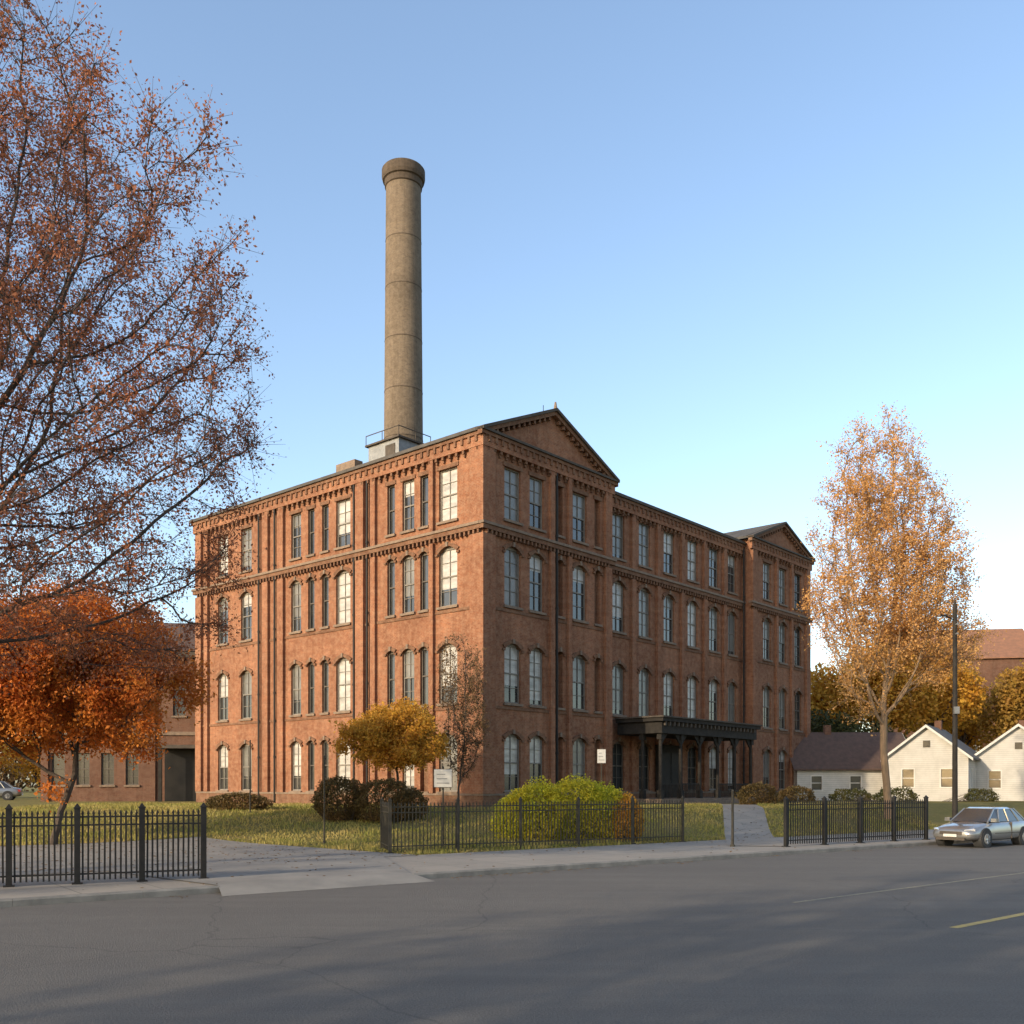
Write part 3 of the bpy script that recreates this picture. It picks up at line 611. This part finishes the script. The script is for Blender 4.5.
# ---------------------------------------------------------------- fences
def fence(name,P,Q,h,mat,pitch=.13,pr=.011,post=2.3,postw=.05):
    P=Vector(P);Q=Vector(Q); L=(Q-P).length; d=(Q-P)/L; root=empty(name,(P.x,P.y,gz(P.x,P.y)+.005),math.atan2(d.y,d.x)); z00=gz(P.x,P.y)
    def zz(t): p=P+d*t; return gz(p.x,p.y)-z00
    mb=MB(); n=int(L/pitch)
    for i in range(n+1):
        t=i*L/n; z=zz(t); j=rr.normal()*.006
        mb.hexa([(t-pr,-pr,z+.08),(t+pr,-pr,z+.08),(t+pr,pr,z+.08),(t-pr,pr,z+.08),(t-pr+j,-pr,z+h-.09),(t+pr+j,-pr,z+h-.09),(t+pr+j,pr,z+h-.09),(t-pr+j,pr,z+h-.09)],mat)
        mb.hexa([(t-pr*1.7,-pr,z+h-.09),(t+pr*1.7,-pr,z+h-.09),(t+pr*1.7,pr,z+h-.09),(t-pr*1.7,pr,z+h-.09),(t-.002,-.002,z+h),(t+.002,-.002,z+h),(t+.002,.002,z+h),(t-.002,.002,z+h)],mat)
    mb.obj('pickets',root); mb=MB()
    k=max(1,round(L/post)); 
    for i in range(k+1):
        t=i*L/k; z=zz(t); w=postw; mb.box(t-w,t+w,-w,w,z-.05,z+h+.03,mat); mb.box(t-w-.015,t+w+.015,-w-.015,w+.015,z+h+.03,z+h+.06,mat); 
        mb.hexa([(t-w,-w,z+h+.06),(t+w,-w,z+h+.06),(t+w,w,z+h+.06),(t-w,w,z+h+.06),(t-.01,-.01,z+h+.14),(t+.01,-.01,z+h+.14),(t+.01,.01,z+h+.14),(t-.01,.01,z+h+.14)],mat)
        mb.box(t-w-.05,t+w+.05,-w-.05,w+.05,z-.03,z+.03,mat)
        if i<k:
            t2=(i+1)*L/k; z2=zz(t2)
            for hh in (.2,h-.35,h-.17):
                mb.hexa([(t+w,-.02,z+hh),(t2-w,-.02,z2+hh),(t2-w,.02,z2+hh),(t+w,.02,z+hh),(t+w,-.02,z+hh+.035),(t2-w,-.02,z2+hh+.035),(t2-w,.02,z2+hh+.035),(t+w,.02,z+hh+.035)],mat)
    mb.obj('posts_and_rails',root)
fence('iron_fence',(-15.5,18.6),(-7.1,22.6),1.62,'iron',.11,.019,1.4,.06)
fence('iron_fence',(-3.85,31),(6.5,37.4),1.62,'iron_w',.13,.013,2.4,.04)
fence('iron_fence',(-3.85,31),(-4.4,33.2),1.62,'iron_w',.13,.013,2.4,.05)
fence('iron_fence',(9.6,34.4),(16.4,38.9),1.62,'iron',.12,.015,2.0,.06)
# ---------------------------------------------------------------- street furniture
def post(name,x,y,h,r=.04,mat='iron',sign=None):
    root=empty(name,(x,y,gz(x,y))); mb=MB(); mb.cyl((0,0,-.05),(0,0,h),r,r*.85,mat,10); mb.cyl((0,0,0),(0,0,.08),r*2,r*1.6,mat,10); mb.cyl((0,0,h),(0,0,h+.06),r*1.3,r*.5,mat,10)
    mb.obj('pole',root)
    if sign:
        w,hh,z=sign; mb=MB(); mb.box(-w/2,w/2,-r-.03,-r-.005,z,z+hh,'white'); mb.box(-w/2-.02,w/2+.02,-r-.004,-r+.01,z-.02,z+hh+.02,'frame_dk'); 
        for i in range(3): mb.box(-w*.36,w*.36-(i*.07),-r-.036,-r-.0302,z+hh*(.2+.25*i),z+hh*(.2+.25*i)+.03,'metal')
        mb.obj('sign_board',root)
    return root
post('street_sign',-2.35,33.5,2.75,.03,'iron_w',(.6,.6,2.1))
post('bollard_post',7.75,34.5,1.95,.05,'iron_w')
post('metal_post',-7.0,36.6,3.2,.03,'iron_w')
post('metal_post',-12.4,46.5,3.4,.035,'iron_w')
post('street_sign',4.6,50.5,3.0,.03,'iron_w',(.42,.7,2.3))
up_=empty('utility_pole',(18.9,41.9,gz(18.9,41.9))); mb=MB(); mb.cyl((0,0,-.1),(0,0,9.9),.12,.085,'wood_dk',12); mb.cyl((0,0,9.9),(0,0,10.1),.06,.02,'wood_dk',8)
mb.box(-.1,.1,-.22,-.09,5.2,5.5,'metal'); mb.cyl((0,0,9.2),(-.5,-.2,9.35),.025,.025,'iron',6); mb.box(-.7,-.45,-.3,-.16,9.33,9.4,'iron'); mb.box(-.15,.15,-.15,.15,0,.5,'wood_dk')
for z in (8.6,9.0): mb.cyl((.0,-.1,z),(.0,-.25,z),.035,.045,'metal',8)
mb.obj('pole',up_)
# ---------------------------------------------------------------- cars
M['silver']=mk('silver_paint',(.27,.265,.25),(.23,.225,.215),2,.3,0,.6,1)
M['tyre']=mk('tyre',(.02,.02,.02),(.03,.03,.03),5,.8)
M['lamp']=mk('lamp_glass',(.6,.6,.58),(.5,.5,.5),5,.1,0,0,1)
M['tail']=mk('tail_lamp',(.35,.02,.02),(.3,.02,.02),5,.2,0,0,1)
def car(name,loc,rz,paint='silver'):
    root=empty(name,loc,rz); mb=MB()
    st=[(-2.32,.66,.78,.36),(-2.24,.8,.9,.28),(-1.9,.86,.97,.24),(-1.2,.89,.97,.22),(0,.9,.94,.2),(.8,.9,.93,.2),(1.3,.885,.86,.22),(1.8,.86,.78,.24),(2.16,.8,.69,.26),(2.3,.64,.6,.34)]
    rows=[]
    for x,w,zt,zb in st:
        half=[(w-.1,zb),(w-.015,zb+.12),(w,.52 if zt>.62 else zt-.1),(w-.03,zt-.1),(w-.13,zt-.01),(w*.5,zt+.025)]
        rows.append([(x,y,z) for y,z in half]+[(x,0,zt+.035)]+[(x,-y,z) for y,z in half[::-1]])
    n=len(rows[0]); k=mb.mi(paint)
    for r_ in rows: mb.v+=r_
    for i in range(len(rows)-1):
        for j in range(n): mb.f.append((i*n+j,i*n+(j+1)%n,(i+1)*n+(j+1)%n,(i+1)*n+j)); mb.m.append(k)
    mb.f.append(tuple(range(n))); mb.f.append(tuple(range((len(rows)-1)*n,len(rows)*n))); mb.m+=[k,k]
    o=mb.obj('body',root,True); sb=o.modifiers.new('s','SUBSURF'); sb.levels=2; sb.render_levels=2
    mb=MB()
    b=[(-1.78,.74),( -1.2,.77),(.3,.77),(1.02,.72)]; t=[(-1.15,.58),(-.85,.61),(.05,.61),(.28,.57)]
    zb,zt=.93,1.4
    for i in range(3):
        for s_ in (1,-1):
            mb.poly([(b[i][0],s_*b[i][1],zb),(b[i+1][0],s_*b[i+1][1],zb),(t[i+1][0],s_*t[i+1][1],zt),(t[i][0],s_*t[i][1],zt)],'glass')
    for i in (0,3): mb.poly([(b[i][0],b[i][1],zb),(b[i][0],-b[i][1],zb),(t[i][0],-t[i][1],zt),(t[i][0],t[i][1],zt)],'glass')
    mb.obj('windows',root); mb=MB()
    for i in range(4):
        for s_ in (1,-1): mb.cyl((b[i][0],s_*b[i][1],zb-.02),(t[i][0],s_*t[i][1],zt),.035,.03,paint,6)
    mb.cyl((-.42,.78,zb),(-.38,.62,zt),.03,.03,paint,6); mb.cyl((-.42,-.78,zb),(-.38,-.62,zt),.03,.03,paint,6)
    for i in range(3):
        p,q_=t[i],t[i+1]
        mb.hexa([(p[0],-p[1]-.02,zt-.01),(q_[0],-q_[1]-.02,zt-.01),(q_[0],q_[1]+.02,zt-.01),(p[0],p[1]+.02,zt-.01),(p[0],-p[1]*.8,zt+(.02 if i==0 else .055)),(q_[0],-q_[1]*.8,zt+(.02 if i==2 else .055)),(q_[0],q_[1]*.8,zt+(.02 if i==2 else .055)),(p[0],p[1]*.8,zt+(.02 if i==0 else .055))],paint)
    for s_ in (1,-1): mb.box(.75,.93,min(s_*.8,s_*1.0),max(s_*.8,s_*1.0),.93,1.06,paint)
    mb.obj('roof_and_pillars',root); mb=MB()
    for x in (-1.42,1.4):
        for s_ in (1,-1):
            mb.cyl((x,s_*.55,.34),(x,s_*.892,.34),.385,.385,'tyre',24); mb.cyl((x,s_*.68,.32),(x,s_*.91,.32),.32,.32,'tyre',24); mb.cyl((x,s_*.9,.32),(x,s_*.925,.32),.205,.19,'metal',16)
            for q_ in range(5): a=q_*1.2566; mb.cyl((x,s_*.928,.32),(x+.16*math.cos(a),s_*.928,.32+.16*math.sin(a)),.02,.03,'silver',5)
    mb.obj('wheels',root); mb=MB()
    for s_ in (1,-1):
        mb.hexa([(2.06,s_*.5,.55),(2.2,s_*.5,.55),(1.98,s_*.78,.56),(1.9,s_*.7,.56),(2.06,s_*.5,.7),(2.26,s_*.5,.66),(2.05,s_*.8,.69),(1.95,s_*.7,.72)],'lamp')
        mb.box(-2.3,-2.1,min(s_*.45,s_*.78),max(s_*.45,s_*.78),.66,.82,'tail')
    mb.box(2.18,2.3,-.42,.42,.48,.6,'trim'); mb.box(2.2,2.33,-.55,.55,.28,.38,'trim'); mb.box(2.31,2.34,-.25,.25,.4,.5,'white'); mb.box(-2.35,-2.3,-.25,.25,.5,.62,'white')
    for s_ in (1,-1):
        mb.box(-1.1,.8,min(s_*.885,s_*.905),max(s_*.885,s_*.905),.5,.52,'trim'); mb.box(-.45,-.435,min(s_*.8,s_*.903),max(s_*.8,s_*.903),.3,.9,'trim')
    mb.obj('lights_and_trim',root); return root
ra=math.atan2(-EY,-EX)
cx,cy=xy(21.3,-1.15); car('parked_car',(cx,cy,0),ra)
car('parked_car',(-40.5,76,gz(-40.5,76)),R(200))
# ---------------------------------------------------------------- grass & leaves
r=np.random.default_rng(77); n=120000
X=r.uniform(-26,22,n); Y=r.uniform(30,62,n); S=s_of(X,Y); Aa=a_of(X,Y)
du=X-CX; dv=Y-CY; U=du*math.cos(ROT)+dv*math.sin(ROT); Vv=-du*math.sin(ROT)+dv*math.cos(ROT)
inb=(U>-.25)&(Vv>-.25); por=(U>12)&(Vv>-3.6)
dp=(X-pA[0])*nn[0]+(Y-pA[1])*nn[1]
ok=(S>5.75)&~inb&~por&~((S<18.1)&(Aa<-.15-.19*(S-7.3)))&(np.abs(dp)>1.0)&(Y<60)
X,Y=X[ok],Y[ok]; Z=.12+terr(X,Y); n=len(X)
B=np.stack([X,Y,Z],1); ang=r.random(n)*6.28; w=.018+.02*r.random(n); h=(.05+.1*r.random(n))*(1+.6*(envelope_noise(B,5,1.2)))
dx=np.stack([np.cos(ang)*w,np.sin(ang)*w,0*w],1); tip=B+np.stack([r.normal(size=n)*.03,r.normal(size=n)*.03,np.maximum(h,.03)],1)
quadmesh('grass',np.stack([B-dx,B+dx,tip],1).reshape(-1,3),'grass',None,3)
n=8000; X=r.uniform(-24,16,n); Y=r.uniform(20,50,n); S=s_of(X,Y); du=X-CX; dv=Y-CY; U=du*math.cos(ROT)+dv*math.sin(ROT); Vv=-du*math.sin(ROT)+dv*math.cos(ROT)
ok=((S>.3)&~((U>-.2)&(Vv>-.2)))&((S>5)|(r.random(n)<.18)); X,Y=X[ok],Y[ok]; C=np.stack([X,Y,.165+terr(X,Y)],1)
q_=leafquads(C,.1,r,.7).reshape(-1,4,3); q_[:,:,2]=C[:,None,2]+(q_[:,:,2]-C[:,None,2])*.25
n=1500; a_=r.uniform(-25,40,n); a_=a_[envelope_noise(np.stack([a_,a_*0,a_*0],1),3,.8)>.1]; n=len(a_); s_=-np.abs(r.normal(size=n))*.3-.05; xx=P0[0]+EX*a_-EY*s_; yy=P0[1]+EY*a_+EX*s_; C2=np.stack([xx,yy,np.full(n,.02)],1); q2=leafquads(C2,.08,r,.7).reshape(-1,4,3); q2[:,:,2]=.018+(q2[:,:,2]-.02)*.2
quadmesh('fallen_leaves',np.concatenate([q_.reshape(-1,3),q2.reshape(-1,3)]),'lE')
# ---------------------------------------------------------------- light, world, camera
el=R(19); sx,sy=-.74,-.67; L=math.hypot(sx,sy); sx/=L; sy/=L
sv=Vector((sx*math.cos(el),sy*math.cos(el),math.sin(el)))
ld=D.lights.new('sun','SUN'); ld.energy=4.6; ld.angle=R(.5); ld.color=(1,.83,.6)
lo=D.objects.new('sun',ld); lo.rotation_euler=(-sv).to_track_quat('-Z','Y').to_euler(); sc.collection.objects.link(lo)
w=D.worlds.new('World'); sc.world=w; w.use_nodes=True; nt=w.node_tree; bg=nt.nodes['Background']
sk=nt.nodes.new('ShaderNodeTexSky'); sk.sky_type='NISHITA'; sk.sun_disc=False; sk.sun_elevation=el; sk.sun_rotation=math.atan2(sx,sy)
sk.air_density=1.0; sk.dust_density=1.6; sk.ozone_density=1.0; sk.altitude=50
nt.links.new(sk.outputs[0],bg.inputs[0]); bg.inputs[1].default_value=.34
cd=D.cameras.new('camera'); cam=D.objects.new('camera',cd); cam.location=(0,0,2.3); cam.rotation_euler=(R(90),0,0)
cd.sensor_width=36; cd.lens=982/1024*36; cd.shift_y=273/1024; cd.clip_end=4000; cd.clip_start=.1
sc.collection.objects.link(cam); sc.camera=cam
